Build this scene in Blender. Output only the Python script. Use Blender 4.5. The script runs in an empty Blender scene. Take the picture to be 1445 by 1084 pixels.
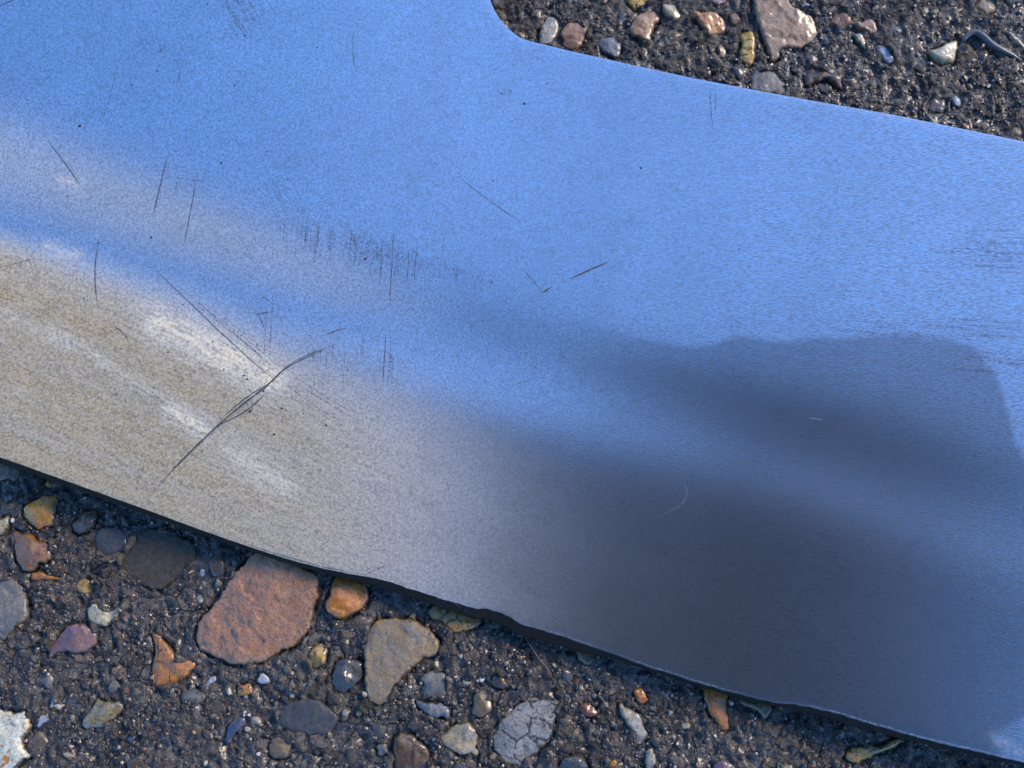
import bpy, math, random
import numpy as np
from mathutils import Vector, Matrix
from mathutils.geometry import delaunay_2d_cdt

random.seed(7)
rng = np.random.default_rng(7)
scene = bpy.context.scene
COL = scene.collection

# ------------------------------------------------------------------ camera
W, H = 1445.0, 1084.0
HFOV = math.radians(50.0)
FPX = (W / 2) / math.tan(HFOV / 2)
TILT = math.radians(12.0)
DIST = 0.185                                   # metres, lens to the middle of the view
U = DIST / FPX                                 # about 0.12 mm
CAM = np.array([0.0, -DIST * math.sin(TILT), DIST * math.cos(TILT)])
cam_data = bpy.data.cameras.new("camera")
cam_data.sensor_width = 36.0
cam_data.lens = 18.0 / math.tan(HFOV / 2)
cam_data.clip_start = 0.005
cam_data.clip_end = 50.0
cam_data.dof.use_dof = True
cam_data.dof.focus_distance = DIST - 0.004
cam_data.dof.aperture_fstop = 22.0
cam = bpy.data.objects.new("camera", cam_data)
cam.location = CAM
cam.rotation_euler = (TILT, 0, 0)
COL.objects.link(cam)
scene.camera = cam

# ------------------------------------------------------------------ sky, sun, exposure
SUN_EL = math.radians(31.0)
SUN_DIR = np.array([0.86, 0.51])               # the sun stands to the right, beyond the sheet
SUN_DIR = SUN_DIR / np.linalg.norm(SUN_DIR)
world = bpy.data.worlds.new("World")
scene.world = world
world.use_nodes = True
wn = world.node_tree
bg = wn.nodes["Background"]
sky = wn.nodes.new("ShaderNodeTexSky")
sky.sky_type = 'NISHITA'
sky.sun_disc = False
sky.sun_elevation = SUN_EL
sky.sun_rotation = math.atan2(SUN_DIR[0], SUN_DIR[1])
sky.ozone_density = 10.0
sky.air_density = 1.0
sky.dust_density = 0.0
wn.links.new(sky.outputs[0], bg.inputs[0])
bg.inputs[1].default_value = 0.15
sun_data = bpy.data.lights.new("sun", 'SUN')
sun_data.energy = 1.75
sun_data.angle = math.radians(24.0)
sun_data.color = (1.0, 0.81, 0.57)
sun = bpy.data.objects.new("sun", sun_data)
sd = Vector((SUN_DIR[0] * math.cos(SUN_EL), SUN_DIR[1] * math.cos(SUN_EL), math.sin(SUN_EL)))
sun.rotation_euler = sd.to_track_quat('Z', 'Y').to_euler()
sun.location = sd * 3
COL.objects.link(sun)
scene.view_settings.view_transform = 'Standard'
scene.view_settings.look = 'None'
scene.view_settings.gamma = 1.0
scene.view_settings.use_curve_mapping = False
scene.view_settings.exposure = 1.55
scene.cycles.use_denoising = True

# ------------------------------------------------------------------ helpers
ct, st = math.cos(TILT), math.sin(TILT)

def P(px, py, z=0.0):
    """point at height z that lies under photograph position (px, py)"""
    px = np.asarray(px, float); py = np.asarray(py, float)
    x = (px - W / 2) / FPX; y = -(py - H / 2) / FPX
    dy = y * ct + st; dz = y * st - ct
    s = (z - CAM[2]) / dz
    return np.stack([CAM[0] + s * x, CAM[1] + s * dy, np.broadcast_to(np.asarray(z, float), s.shape)], -1)

def lattice(seed, n=256):
    return np.random.default_rng(seed).random((n, n))

_lat = {}
def vnoise(x, y, scale, seed):
    """smooth value noise in -1..1; scale is the feature size in U"""
    if seed not in _lat: _lat[seed] = lattice(seed)
    L = _lat[seed]
    x = np.asarray(x); y = np.asarray(y); c_, s_ = math.cos(seed * 1.9 + 0.4), math.sin(seed * 1.9 + 0.4)
    a = (x * c_ - y * s_) / (U * scale) + 1000.37 * (seed % 7 + 1); b = (x * s_ + y * c_) / (U * scale) + 733.11 * (seed % 5 + 1)
    ia = np.floor(a).astype(int); ib = np.floor(b).astype(int)
    fa = a - ia; fb = b - ib
    fa = fa * fa * (3 - 2 * fa); fb = fb * fb * (3 - 2 * fb)
    g = lambda i, j: L[i % 256, j % 256]
    v = (g(ia, ib) * (1 - fa) + g(ia + 1, ib) * fa) * (1 - fb) + (g(ia, ib + 1) * (1 - fa) + g(ia + 1, ib + 1) * fa) * fb
    return v * 2 - 1

def seg_dist(px, py, poly, closed=True):
    """distance from points to a polyline"""
    poly = np.asarray(poly, float)
    nxt = np.roll(poly, -1, 0) if closed else poly[1:]
    cur = poly if closed else poly[:-1]
    best = np.full(np.shape(px), 1e9)
    for (ax, ay), (bx, by) in zip(cur[:, :2], nxt[:, :2]):
        dx, dy = bx - ax, by - ay
        L2 = dx * dx + dy * dy + 1e-20
        t = np.clip(((px - ax) * dx + (py - ay) * dy) / L2, 0, 1)
        best = np.minimum(best, np.hypot(px - ax - t * dx, py - ay - t * dy))
    return best

def inside(px, py, poly):
    poly = np.asarray(poly, float)
    res = np.zeros(np.shape(px), bool)
    n = len(poly)
    for i in range(n):
        x0, y0 = poly[i][:2]; x1, y1 = poly[(i + 1) % n][:2]
        c = (y0 > py) != (y1 > py)
        with np.errstate(divide='ignore', invalid='ignore'):
            xi = (x1 - x0) * (py - y0) / (y1 - y0 + 1e-30) + x0
        res ^= c & (px < xi)
    return res

def chaikin(p, it=1, closed=True, k=0.25):
    p = np.asarray(p, float)
    for _ in range(it):
        if closed:
            q = np.roll(p, -1, 0)
            p = np.stack([p * (1 - k) + q * k, p * k + q * (1 - k)], 1).reshape(-1, p.shape[1])
        else:
            q = np.stack([p[:-1] * (1 - k) + p[1:] * k, p[:-1] * k + p[1:] * (1 - k)], 1).reshape(-1, p.shape[1])
            p = np.concatenate([p[:1], q, p[-1:]])
    return p

def resample(p, step, closed=True):
    p = np.asarray(p, float)
    if closed: p = np.concatenate([p, p[:1]])
    d = np.concatenate([[0], np.cumsum(np.linalg.norm(np.diff(p, axis=0), axis=1))])
    n = max(6 if closed else 2, int(round(d[-1] / step)))
    s = np.linspace(0, d[-1], n + (1 if closed else 0))
    q = np.stack([np.interp(s, d, p[:, k]) for k in range(p.shape[1])], 1)
    return q[:-1] if closed else q

def make_mesh(name, verts, tris, smooth=True):
    verts = np.asarray(verts, np.float32); tris = np.asarray(tris, np.int32)
    m = bpy.data.meshes.new(name)
    m.vertices.add(len(verts)); m.vertices.foreach_set("co", verts.ravel())
    k = tris.shape[1]
    m.loops.add(tris.size); m.loops.foreach_set("vertex_index", tris.ravel())
    m.polygons.add(len(tris)); m.polygons.foreach_set("loop_start", np.arange(0, tris.size, k, dtype=np.int32))
    m.polygons.foreach_set("use_smooth", np.full(len(tris), smooth))
    m.update(calc_edges=True); m.validate()
    return m

def attr(mesh, name, vals):
    a = mesh.attributes.new(name, 'FLOAT', 'POINT')
    a.data.foreach_set("value", np.asarray(vals, np.float32))

def attr_col(mesh, name, vals):
    a = mesh.attributes.new(name, 'FLOAT_COLOR', 'POINT')
    a.data.foreach_set("color", np.asarray(vals, np.float32).ravel())

def link(name, mesh, mat, parent=None, loc=None):
    o = bpy.data.objects.new(name, mesh)
    if mat is not None and mesh is not None and not mesh.materials: mesh.materials.append(mat)
    COL.objects.link(o)
    if loc is not None: o.location = loc
    if parent is not None: o.parent = parent
    return o

def tag(o, label=None, cat=None, group=None, kind=None):
    if label: o["label"] = label
    if cat: o["category"] = cat
    if group: o["group"] = group
    if kind: o["kind"] = kind
    return o

def triangulate(outline, interior):
    """constrained triangulation of one closed outline (n,2) with extra inner points, in U"""
    n = len(outline)
    pts = [Vector((float(a), float(b))) for a, b in outline] + [Vector((float(a), float(b))) for a, b in interior]
    edges = [(i, (i + 1) % n) for i in range(n)]
    v, e, f, *_ = delaunay_2d_cdt(pts, edges, [], 0, 1e-5)
    v = np.array([(a.x, a.y) for a in v]); f = np.array([list(t) for t in f if len(t) == 3])
    c = v[f].mean(1)
    f = f[inside(c[:, 0], c[:, 1], outline)]
    a, b, d = v[f[:, 0]], v[f[:, 1]], v[f[:, 2]]
    area = (b[:, 0] - a[:, 0]) * (d[:, 1] - a[:, 1]) - (b[:, 1] - a[:, 1]) * (d[:, 0] - a[:, 0])
    f[area < 0] = f[area < 0][:, ::-1]
    return v, f

# ------------------------------------------------------------------ material helpers
class NT:
    def __init__(self, name):
        self.m = bpy.data.materials.new(name); self.m.use_nodes = True
        self.t = self.m.node_tree; self.b = self.t.nodes["Principled BSDF"]
        self.out = self.t.nodes["Material Output"]
    def n(self, kind, **kw):
        nd = self.t.nodes.new("ShaderNode" + kind)
        for k, v in kw.items(): setattr(nd, k, v)
        return nd
    def l(self, a, b): self.t.links.new(a, b)
    def val(self, sock, x):
        if hasattr(x, "is_linked"): self.l(x, sock)
        else: sock.default_value = x
    def math(self, op, a, b=0.0, clamp=False):
        nd = self.n("Math", operation=op, use_clamp=clamp)
        self.val(nd.inputs[0], a); self.val(nd.inputs[1], b); return nd.outputs[0]
    def ramp(self, x, lo, hi, a=0.0, b=1.0, smooth=True):
        nd = self.n("MapRange", interpolation_type='SMOOTHSTEP' if smooth else 'LINEAR')
        self.val(nd.inputs[0], x); nd.inputs[1].default_value = lo; nd.inputs[2].default_value = hi
        self.val(nd.inputs[3], a); self.val(nd.inputs[4], b); return nd.outputs[0]
    def mix(self, f, a, b, mode='MIX'):
        nd = self.n("Mix", data_type='RGBA', blend_type=mode)
        self.val(nd.inputs[0], f)
        for s, x in ((nd.inputs[6], a), (nd.inputs[7], b)):
            if isinstance(x, tuple): s.default_value = (*x[:3], 1)
            else: self.l(x, s)
        return nd.outputs[2]
    def coord(self, rand=False, scale=(1, 1, 1), rot=0.0):
        tc = self.n("TexCoord"); o = tc.outputs["Object"]
        if rand:
            oi = self.n("ObjectInfo"); v = self.n("VectorMath", operation='SCALE'); v.inputs[0].default_value = (3.1, 5.7, 2.3)
            self.l(oi.outputs["Random"], v.inputs["Scale"])
            ad = self.n("VectorMath", operation='ADD'); self.l(o, ad.inputs[0]); self.l(v.outputs[0], ad.inputs[1]); o = ad.outputs[0]
        mp = self.n("Mapping"); self.l(o, mp.inputs[0]); mp.inputs["Scale"].default_value = scale; mp.inputs["Rotation"].default_value = (0, 0, rot)
        return mp.outputs[0]
    def noise(self, vec, size, detail=3.0, rough=0.55, dist=0.0, out=0):
        nd = self.n("TexNoise"); self.l(vec, nd.inputs["Vector"])
        nd.inputs["Scale"].default_value = 1.0 / (size * U); nd.inputs["Detail"].default_value = detail
        nd.inputs["Roughness"].default_value = rough; nd.inputs["Distortion"].default_value = dist
        return nd.outputs[out]
    def voro(self, vec, size, out="Distance", feature='F1'):
        nd = self.n("TexVoronoi", feature=feature); self.l(vec, nd.inputs["Vector"])
        nd.inputs["Scale"].default_value = 1.0 / (size * U); return nd.outputs[out]
    def attr(self, name, out="Fac"):
        nd = self.n("Attribute", attribute_name=name); return nd.outputs[out]
    def bump(self, h, strength, dist):
        nd = self.n("Bump"); self.l(h, nd.inputs["Height"]); nd.inputs["Strength"].default_value = strength
        nd.inputs["Distance"].default_value = dist; self.l(nd.outputs[0], self.b.inputs["Normal"]); return nd
    def set(self, **kw):
        for k, v in kw.items():
            s = self.b.inputs[k.replace("_", " ")]
            if hasattr(v, "is_linked"): self.l(v, s)
            elif isinstance(v, tuple): s.default_value = (*v[:3], 1)
            else: s.default_value = v

# ------------------------------------------------------------------ blade outline (photograph positions)
LOWER = [(-330, 540), (-150, 596), (0, 645), (100, 681), (200, 717), (300, 754), (400, 788), (480, 808), (540, 818), (590, 835), (640, 850), (668, 859), (690, 859),
         (715, 868), (735, 881), (760, 888), (800, 900), (840, 914), (900, 936), (960, 956), (1010, 971), (1060, 984), (1100, 993), (1130, 995), (1170, 1004),
         (1220, 1019), (1280, 1037), (1340, 1052), (1400, 1066), (1450, 1077), (1560, 1102), (1800, 1150)]
UPPER = [(1800, 272), (1600, 232), (1445, 200), (1340, 178), (1240, 158), (1150, 143), (1070, 128), (980, 111), (880, 89), (800, 71), (760, 61), (742, 57),
         (728, 50), (714, 38), (703, 24), (695, 10), (690, -6), (686, -30), (678, -90), (668, -170)]
LEFT = [(560, -190), (200, -200), (-200, -190), (-320, -150), (-350, 100)]
low = resample(chaikin(LOWER, 1, closed=False), 7, closed=False)
low[:, 1] += 0.7 * np.array([random.uniform(-1, 1) for _ in low]) * np.interp(low[:, 0], [400, 560], [0.25, 1.0])
up = resample(chaikin(UPPER, 2, closed=False), 8, closed=False)
lf = resample(LEFT, 30, closed=False)
OUT_PX = np.concatenate([low, up, lf])
LOWLINE = np.array(LOWER, float)
def t_of(px, py):
    """distance above the lower edge, measured square to it, in photograph steps"""
    return (np.interp(px, LOWLINE[:, 0], 645 + (LOWLINE[:, 0]) * 0.318) - py) * 0.953

def gauss(t, c, w): return np.exp(-((t - c) / w) ** 2)
def blade_z(px, py):
    px = np.asarray(px, float); py = np.asarray(py, float)
    t = t_of(px, py)
    left = 1 / (1 + np.exp((px - 560) / 120.0))
    z = 24 + 0.05 * t
    # the sheet is dished a little along its length, and its lower left side rolls down towards the edge
    z = z + DISH * ((px - 760) / 722.0) ** 2 + DISH_Y * ((t - 260) / 300.0) ** 2
    drop = 60.0 * np.logaddexp(0, (ROLL_AT - t) / 60.0)
    z = z - left * CURL * (drop - ROLL_AT)
    bend = BEND_A * np.interp(px, [450, 900], [1.0, 0.7])
    z = z + bend * np.tanh((t - 395) / 50.0) - 0.8 * bend * np.tanh((t - 305) / 45.0) + 0.5 * bend * np.tanh((t - 215) / 70.0)
    return z * U
BEND_A, CURL, ROLL_AT, DISH, DISH_Y = 3.2, 0.15, 230.0, 36.0, 4.0
THICK = 10 * U

# ------------------------------------------------------------------ stones traced from the photograph: outline, height, material, label
STONES = [
 ([(-10,650),(40,661),(33,671),(20,680),(-10,678)], 6, 'olive', None),
 ([(31,721),(41,707),(50,705),(66,698),(77,697),(81,702),(79,717),(75,730),(81,738),(75,742),(67,743),(56,747),(45,743),(35,735)], 14, 'amber', 'amber pebble with a dark pit in its face'),
 ([(-8,735),(10,727),(16,730),(14,742),(5,755),(-8,760)], 8, 'cream', None),
 ([(15,750),(21,747),(31,754),(40,752),(52,764),(67,764),(72,772),(72,787),(65,794),(55,794),(45,807),(37,808),(27,802),(22,784)], 11, 'russet', 'russet brown chipped flint'),
 ([(40,818),(47,808),(57,804),(70,812),(90,813),(105,806),(100,813),(85,819),(65,821),(50,819)], 6, 'rust', 'thin rust coloured crescent of flint'),
 ([(-12,824),(8,816),(17,813),(26,825),(33,831),(39,856),(40,872),(25,885),(12,897),(4,906),(-12,900)], 10, 'grey', 'flat grey stone'),
 ([(100,740),(107,735),(117,722),(135,720),(137,730),(130,745),(117,754),(107,754)], 10, 'darkbrown', None),
 ([(130,764),(139,745),(159,742),(179,752),(179,769),(169,782),(152,787),(137,779)], 4, 'darkgrey', None),
 ([(122,807),(129,799),(142,792),(154,789),(157,797),(149,807),(137,815),(127,815)], 7, 'black', None),
 ([(105,827),(112,817),(124,817),(132,827),(124,837),(112,839)], 5, 'tan', None),
 ([(122,859),(129,849),(136,849),(140,855),(147,858),(155,863),(163,855),(175,847),(176,851),(169,865),(158,878),(147,885),(136,883),(123,874)], 9, 'cream', 'cream half moon shaped pebble'),
 ([(66,919),(69,908),(80,898),(94,884),(108,878),(119,883),(130,887),(136,895),(134,909),(124,920),(111,924),(100,920),(86,921),(75,927),(68,924)], 11, 'purple', 'purple grey ridged pebble'),
 ([(50,910),(53,901),(62,894),(72,893),(69,899),(59,912),(54,913)], 5, 'white', None),
 ([(-25,1003),(5,1003),(22,1007),(32,1002),(37,1002),(39,1014),(44,1025),(41,1034),(32,1040),(30,1052),(43,1064),(40,1070),(28,1074),(18,1088),(-25,1100)], 9, 'yellowwhite', 'chalky white stone stained ochre'),
 ([(70,981),(75,979),(79,982),(77,989),(82,992),(90,993),(91,996),(84,1002),(75,1002),(69,999),(70,993),(73,989)], 5, 'white', None),
 ([(51,1024),(55,1011),(61,1006),(68,1016),(68,1020),(61,1021),(54,1027)], 4, 'paleblue', None),
 ([(113,1022),(118,1013),(131,995),(138,988),(147,991),(166,989),(173,993),(172,1004),(163,1013),(152,1018),(149,1027),(138,1030),(130,1027),(119,1031)], 8, 'oliveflint', 'glassy olive and grey flint'),
 ([(156,946),(163,940),(170,946),(166,953),(159,953)], 5, 'russet', None),
 ([(115,967),(122,959),(130,962),(131,970),(122,975),(115,973)], 5, 'darkbrown', None),
 ([(174,1042),(180,1036),(187,1035),(192,1040),(190,1049),(183,1053),(176,1050)], 7, 'blue', None),
 ([(215,893),(222,892),(231,903),(247,924),(251,933),(266,929),(275,936),(271,948),(261,957),(254,964),(238,969),(221,971),(215,966),(215,948),(215,936),(219,919),(216,905)], 10, 'ochre', 'ochre flint shaped like a boot'),
 ([(276,885),(283,873),(306,848),(318,829),(335,805),(348,793),(358,779),(372,776),(396,784),(405,790),(424,798),(445,808),(452,815),(450,838),(443,855),(443,873),(433,892),(419,909),(396,920),(372,935),(344,940),(328,938),(309,928),(280,920),(277,902)], 16, 'pink', 'large flat pinkish brown stone at the edge of the blade'),
 ([(455,857),(464,840),(471,812),(488,815),(509,819),(520,829),(520,848),(513,859),(499,869),(478,876),(466,871)], 12, 'orange', 'banded orange brown flint at the edge of the blade'),
 ([(432,925),(440,913),(452,909),(460,911),(462,925),(457,939),(445,945),(438,937)], 9, 'tan', None),
 ([(464,958),(471,942),(476,932),(488,930),(509,932),(512,946),(512,958),(497,972),(483,982),(469,972)], 11, 'blackflint', 'glassy black flint'),
 ([(514,908),(519,891),(528,877),(552,870),(582,875),(603,886),(618,901),(622,915),(615,926),(601,929),(589,936),(575,950),(563,962),(554,976),(547,992),(533,998),(520,992),(514,971),(515,948),(513,924)], 13, 'greytan', 'large grey and tan heart shaped stone'),
 ([(602,860),(610,853),(632,856),(665,866),(683,878),(674,885),(653,892),(641,892),(627,886),(622,877),(607,870)], 9, 'tan', 'cracked tan stone half under the blade'),
 ([(589,959),(599,948),(627,948),(633,964),(629,981),(618,986),(601,985),(594,973),(601,966)], 7, 'grey', None),
 ([(582,988),(599,992),(625,992),(636,1002),(636,1016),(625,1012),(610,1015),(601,1011)], 6, 'bluegrey', None),
 ([(618,1042),(632,1030),(646,1020),(662,1019),(672,1028),(675,1042),(676,1068),(669,1072),(665,1062),(655,1068),(641,1063),(629,1056)], 10, 'tangrey', 'tan stone with a pale chipped side'),
 ([(690,1039),(700,1023),(721,1004),(738,990),(754,985),(770,985),(788,988),(787,999),(782,1023),(778,1042),(763,1058),(749,1070),(730,1082),(712,1079),(698,1061)], 10, 'cracked', 'pale grey cracked stone'),
 ([(789,1078),(792,1072),(801,1065),(815,1065),(827,1072),(831,1090),(790,1092)], 9, 'blackflint', None),
 ([(554,1042),(566,1032),(585,1039),(603,1058),(608,1079),(594,1092),(556,1092)], 8, 'darkbrown', None),
 ([(530,1049),(547,1046),(548,1065),(533,1068)], 6, 'grey', None),
 ([(814,997),(826,990),(842,999),(845,1011),(833,1013),(819,1006)], 6, 'maroon', None),
 ([(870,992),(878,990),(887,1002),(901,1004),(908,1016),(909,1030),(916,1037),(910,1046),(899,1049),(895,1035),(882,1023),(876,1013)], 9, 'palegrey', None),
 ([(893,971),(906,971),(913,983),(916,990),(906,996),(899,990)], 6, 'rust', None),
 ([(988,968),(1000,967),(1014,972),(1030,978),(1029,1004),(1028,1032),(1019,1032),(1009,1016),(1002,1009),(995,990)], 9, 'rust', 'rust orange shard at the edge of the blade'),
 ([(1042,985),(1075,992),(1092,997),(1089,1009),(1078,1018),(1071,1004),(1045,992)], 6, 'olive', None),
 ([(910,1060),(920,1053),(927,1068),(927,1092),(910,1092)], 6, 'palegrey', None),
 ([(859,1075),(866,1069),(873,1075),(870,1083),(861,1084)], 5, 'amber', None),
 ([(1193,1064),(1209,1054),(1241,1054),(1268,1043),(1281,1043),(1262,1056),(1236,1064),(1212,1078),(1196,1075)], 6, 'tan', None),
 ([(1007,1076),(1019,1071),(1038,1079),(1040,1092),(1005,1092)], 6, 'purple', None),
 ([(392,1004),(409,992),(428,985),(445,985),(459,992),(478,1013),(473,1024),(464,1036),(437,1036),(417,1036),(402,1029),(391,1017)], 6, 'darkgrey', 'flat dark grey stone'),
 ([(426,967),(431,962),(440,963),(437,969),(430,978),(426,977)], 4, 'white', None),
 ([(408,982),(416,975),(419,977),(416,985),(410,986)], 4, 'cream', None),
 ([(361,963),(370,948),(380,960),(379,966)], 4, 'paleblue', None),
 ([(333,970),(338,965),(344,967),(353,964),(356,980),(351,982),(336,982)], 5, 'ochre', None),
 ([(316,978),(320,967),(326,968),(329,977),(320,983)], 5, 'white', None),
 ([(287,966),(297,956),(305,955),(304,962),(293,971),(289,970)], 4, 'paleblue', None),
 ([(169,789),(194,754),(214,744),(249,754),(276,769),(276,784),(264,802),(244,819),(219,837),(192,819),(174,809)], 3.6, 'mortar', 'rough dark lump of mortar'),
 ([(60,687),(67,676),(77,676),(80,683),(67,695)], 6, 'tan', None),
 ([(318,1051),(320,1020),(340,1011),(348,1013),(347,1025),(333,1033),(323,1051)], 5, 'blue', None),
 ([(376,1054),(386,1040),(401,1039),(412,1049),(409,1063),(399,1074),(384,1069)], 5, 'olive', None),
 ([(649,962),(653,957),(665,960),(666,966),(657,968),(650,966)], 5, 'cream', None),
 ([(660,952),(667,948),(671,952),(665,957)], 4, 'cream', None),
 ([(688,955),(700,948),(712,955),(721,969),(709,973),(693,969)], 9, 'darkbrown', None),
 ([(807,913),(845,920),(840,936),(826,940),(816,931)], 6, 'olive', None),
 ([(480,1006),(485,1000),(494,1003),(492,1011),(482,1013)], 5, 'palegrey', None),
 ([(502,1003),(507,998),(513,1004),(509,1011),(503,1009)], 5, 'tan', None),
 # beyond the upper edge
 ([(758,62),(765,35),(769,22),(778,21),(788,30),(789,39),(784,51),(776,62),(767,66)], 8, 'palegrey', 'pale grey worn pebble beside the rounded notch'),
 ([(791,50),(795,37),(803,32),(817,33),(828,40),(830,46),(826,55),(821,65),(814,73),(803,73),(795,66)], 8, 'brownpale', 'brown flint with a pale broken face'),
 ([(885,45),(890,33),(902,18),(917,13),(924,16),(931,27),(925,34),(921,45),(920,61),(908,61),(894,55)], 13, 'brownpale', 'brown flint with a dark hollow below it'),
 ([(931,8),(939,4),(952,7),(960,16),(961,25),(952,30),(939,23)], 8, 'tangrey', None),
 ([(970,21),(977,15),(991,18),(1011,19),(1021,26),(1024,40),(1024,48),(1013,48),(998,53),(991,41),(985,30)], 9, 'ochre', None),
 ([(1029,21),(1035,16),(1045,28),(1035,37)], 5, 'russet', None),
 ([(1042,47),(1046,42),(1064,43),(1065,58),(1064,83),(1059,94),(1050,90),(1042,84),(1043,72),(1048,59)], 8, 'yellowtan', 'upright yellow cream chip'),
 ([(1011,66),(1017,61),(1027,73),(1021,82),(1016,79)], 5, 'russet', None),
 ([(1058,-12),(1064,14),(1068,35),(1078,58),(1085,72),(1086,89),(1097,87),(1102,69),(1112,68),(1127,69),(1147,61),(1154,51),(1152,36),(1144,22),(1127,15),(1116,11),(1112,-12)], 14, 'palepink', 'large pale pinkish stone with a rust brown side'),
 ([(1170,29),(1177,21),(1191,15),(1198,21),(1199,28),(1213,33),(1223,26),(1234,29),(1239,39),(1237,48),(1228,51),(1216,43),(1199,36),(1186,39),(1176,34)], 8, 'russet', 'russet two lobed flint'),
 ([(1204,48),(1216,47),(1224,68),(1222,73),(1209,57)], 5, 'cream', None),
 ([(1134,111),(1140,94),(1152,94),(1172,102),(1188,108),(1190,130),(1180,124),(1169,112),(1152,116),(1138,123)], 9, 'darkbrown', None),
 ([(1237,70),(1250,63),(1259,73),(1266,87),(1259,92),(1247,84)], 5, 'paleblue', None),
 ([(1309,73),(1318,69),(1328,68),(1339,59),(1351,55),(1354,61),(1351,77),(1345,91),(1333,91),(1322,91),(1314,83)], 11, 'cream', 'cream pebble with a dark ochre tip'),
 ([(1414,44),(1423,43),(1450,62),(1450,76),(1432,61)], 7, 'tangrey', None),
 ([(1376,8),(1386,-4),(1405,-4),(1407,14),(1392,21),(1382,16)], 7, 'greytan', None),
 ([(1339,134),(1347,131),(1354,137),(1358,145),(1354,152),(1345,149)], 6, 'paleblue', None),
 ([(1364,119),(1372,117),(1376,124),(1369,127)], 4, 'russet', None),
 ([(881,-6),(915,-6),(917,4),(899,14),(888,8)], 8, 'yellowtan', None),
 ([(997,-5),(1029,-5),(1027,5),(1004,8)], 6, 'purple', None),
 ([(1061,102),(1084,97),(1097,105),(1111,124),(1111,136),(1058,130)], 5, 'grey', None),
 ([(1308,150),(1318,138),(1330,136),(1336,150),(1328,160),(1314,158)], 5, 'darkgrey', None),
 ([(1250,40),(1268,34),(1276,44),(1262,54)], 5, 'darkgrey', None),
 ([(838,60),(862,50),(880,64),(872,82),(850,76)], 6, 'bluegrey', None),
]

# ------------------------------------------------------------------ materials
SK = 0.86                                        # the stones are wet, which darkens them
def stone_mat(name, c1, c2, c3, rim=None, size=14, rough=0.28, pits=0.35, speck=None, c3amt=0.5, bump=0.5, coat=0.6, crack=0):
    wetc = lambda q: tuple(max(0.004, SK * (sum(q) / 3 + (k - sum(q) / 3) * 1.65)) for k in q) if q else None
    c1, c2, c3, rim, speck = wetc(c1), wetc(c2), wetc(c3), wetc(rim), wetc(speck)
    m = NT(name)
    v = m.coord(rand=True)
    n1 = m.noise(v, size, 4, 0.6, 0.6)
    n2 = m.noise(v, size * 0.55, 4, 0.65, 1.2)
    n3 = m.noise(v, 3.6, 5, 0.75)
    n4 = m.noise(v, 9.0, 6, 0.75, 0.8)
    c = m.mix(m.ramp(n1, 0.38, 0.62), c1, c2)
    c = m.mix(m.math('MULTIPLY', m.ramp(n2, 0.52, 0.64), c3amt), c, c3)
    if rim:
        r = m.attr("rim")
        rr = m.math('ADD', r, m.math('MULTIPLY', m.math('SUBTRACT', n4, 0.5), 3.4))
        c = m.mix(m.ramp(rr, 0.25, -0.35), c, rim)
    vd = m.voro(v, 5.0)
    pit = m.math('MULTIPLY', m.ramp(vd, 0.28, 0.05), m.ramp(n1, 0.42, 0.6))
    c = m.mix(m.math('MULTIPLY', pit, pits), c, (0.02, 0.016, 0.014))
    if speck:
        c = m.mix(m.math('MULTIPLY', m.ramp(n3, 0.55, 0.68), 0.75), c, speck)
        c = m.mix(m.math('MULTIPLY', m.ramp(n3, 0.44, 0.33), 0.75), c, (0.03, 0.03, 0.032))
    c = m.mix(m.ramp(n3, 0.46, 0.66, 0.0, 0.50), c, (0.012, 0.010, 0.009))
    c = m.mix(m.ramp(n4, 0.55, 0.70, 0.0, 0.55), c, (0.015, 0.012, 0.010))
    if crack:
        wv = m.n("VectorMath", operation='ADD'); m.l(v, wv.inputs[0])
        nz = m.n("VectorMath", operation='SCALE'); nz.inputs["Scale"].default_value = 9 * U; m.l(m.noise(v, 14, 3, 0.6, 0, 1), nz.inputs[0]); m.l(nz.outputs[0], wv.inputs[1])
        ck = m.ramp(m.voro(wv.outputs[0], crack, feature='DISTANCE_TO_EDGE'), 0.07, 0.015)
        ck = m.math('MULTIPLY', ck, m.ramp(n1, 0.42, 0.55))
        c = m.mix(m.math('MULTIPLY', ck, 0.9), c, (0.006, 0.005, 0.005))
        n2 = m.math('ADD', n2, m.math('MULTIPLY', ck, -1.0))
    mud = m.math('ADD', m.attr("rim"), m.math('MULTIPLY', m.math('SUBTRACT', m.noise(v, 16, 5, 0.7), 0.5), 2.6))
    mud = m.ramp(mud, 0.34, -0.05)
    c = m.mix(m.math('MULTIPLY', mud, 0.88), c, m.mix(m.ramp(n3, 0.4, 0.6), (0.018, 0.015, 0.012), (0.075, 0.062, 0.046)))
    h = m.math('ADD', m.math('ADD', n3, m.math('MULTIPLY', n4, -0.8)), m.math('ADD', m.math('MULTIPLY', n2, 0.6), m.math('MULTIPLY', pit, -0.6)))
    m.bump(h, bump, 2.2 * U)
    m.set(Base_Color=c, Roughness=m.ramp(n2, 0.3, 0.7, rough, rough + 0.25), Coat_Weight=coat, Coat_Roughness=0.12)
    m.b.inputs["IOR"].default_value = 1.5
    return m.m

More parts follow.
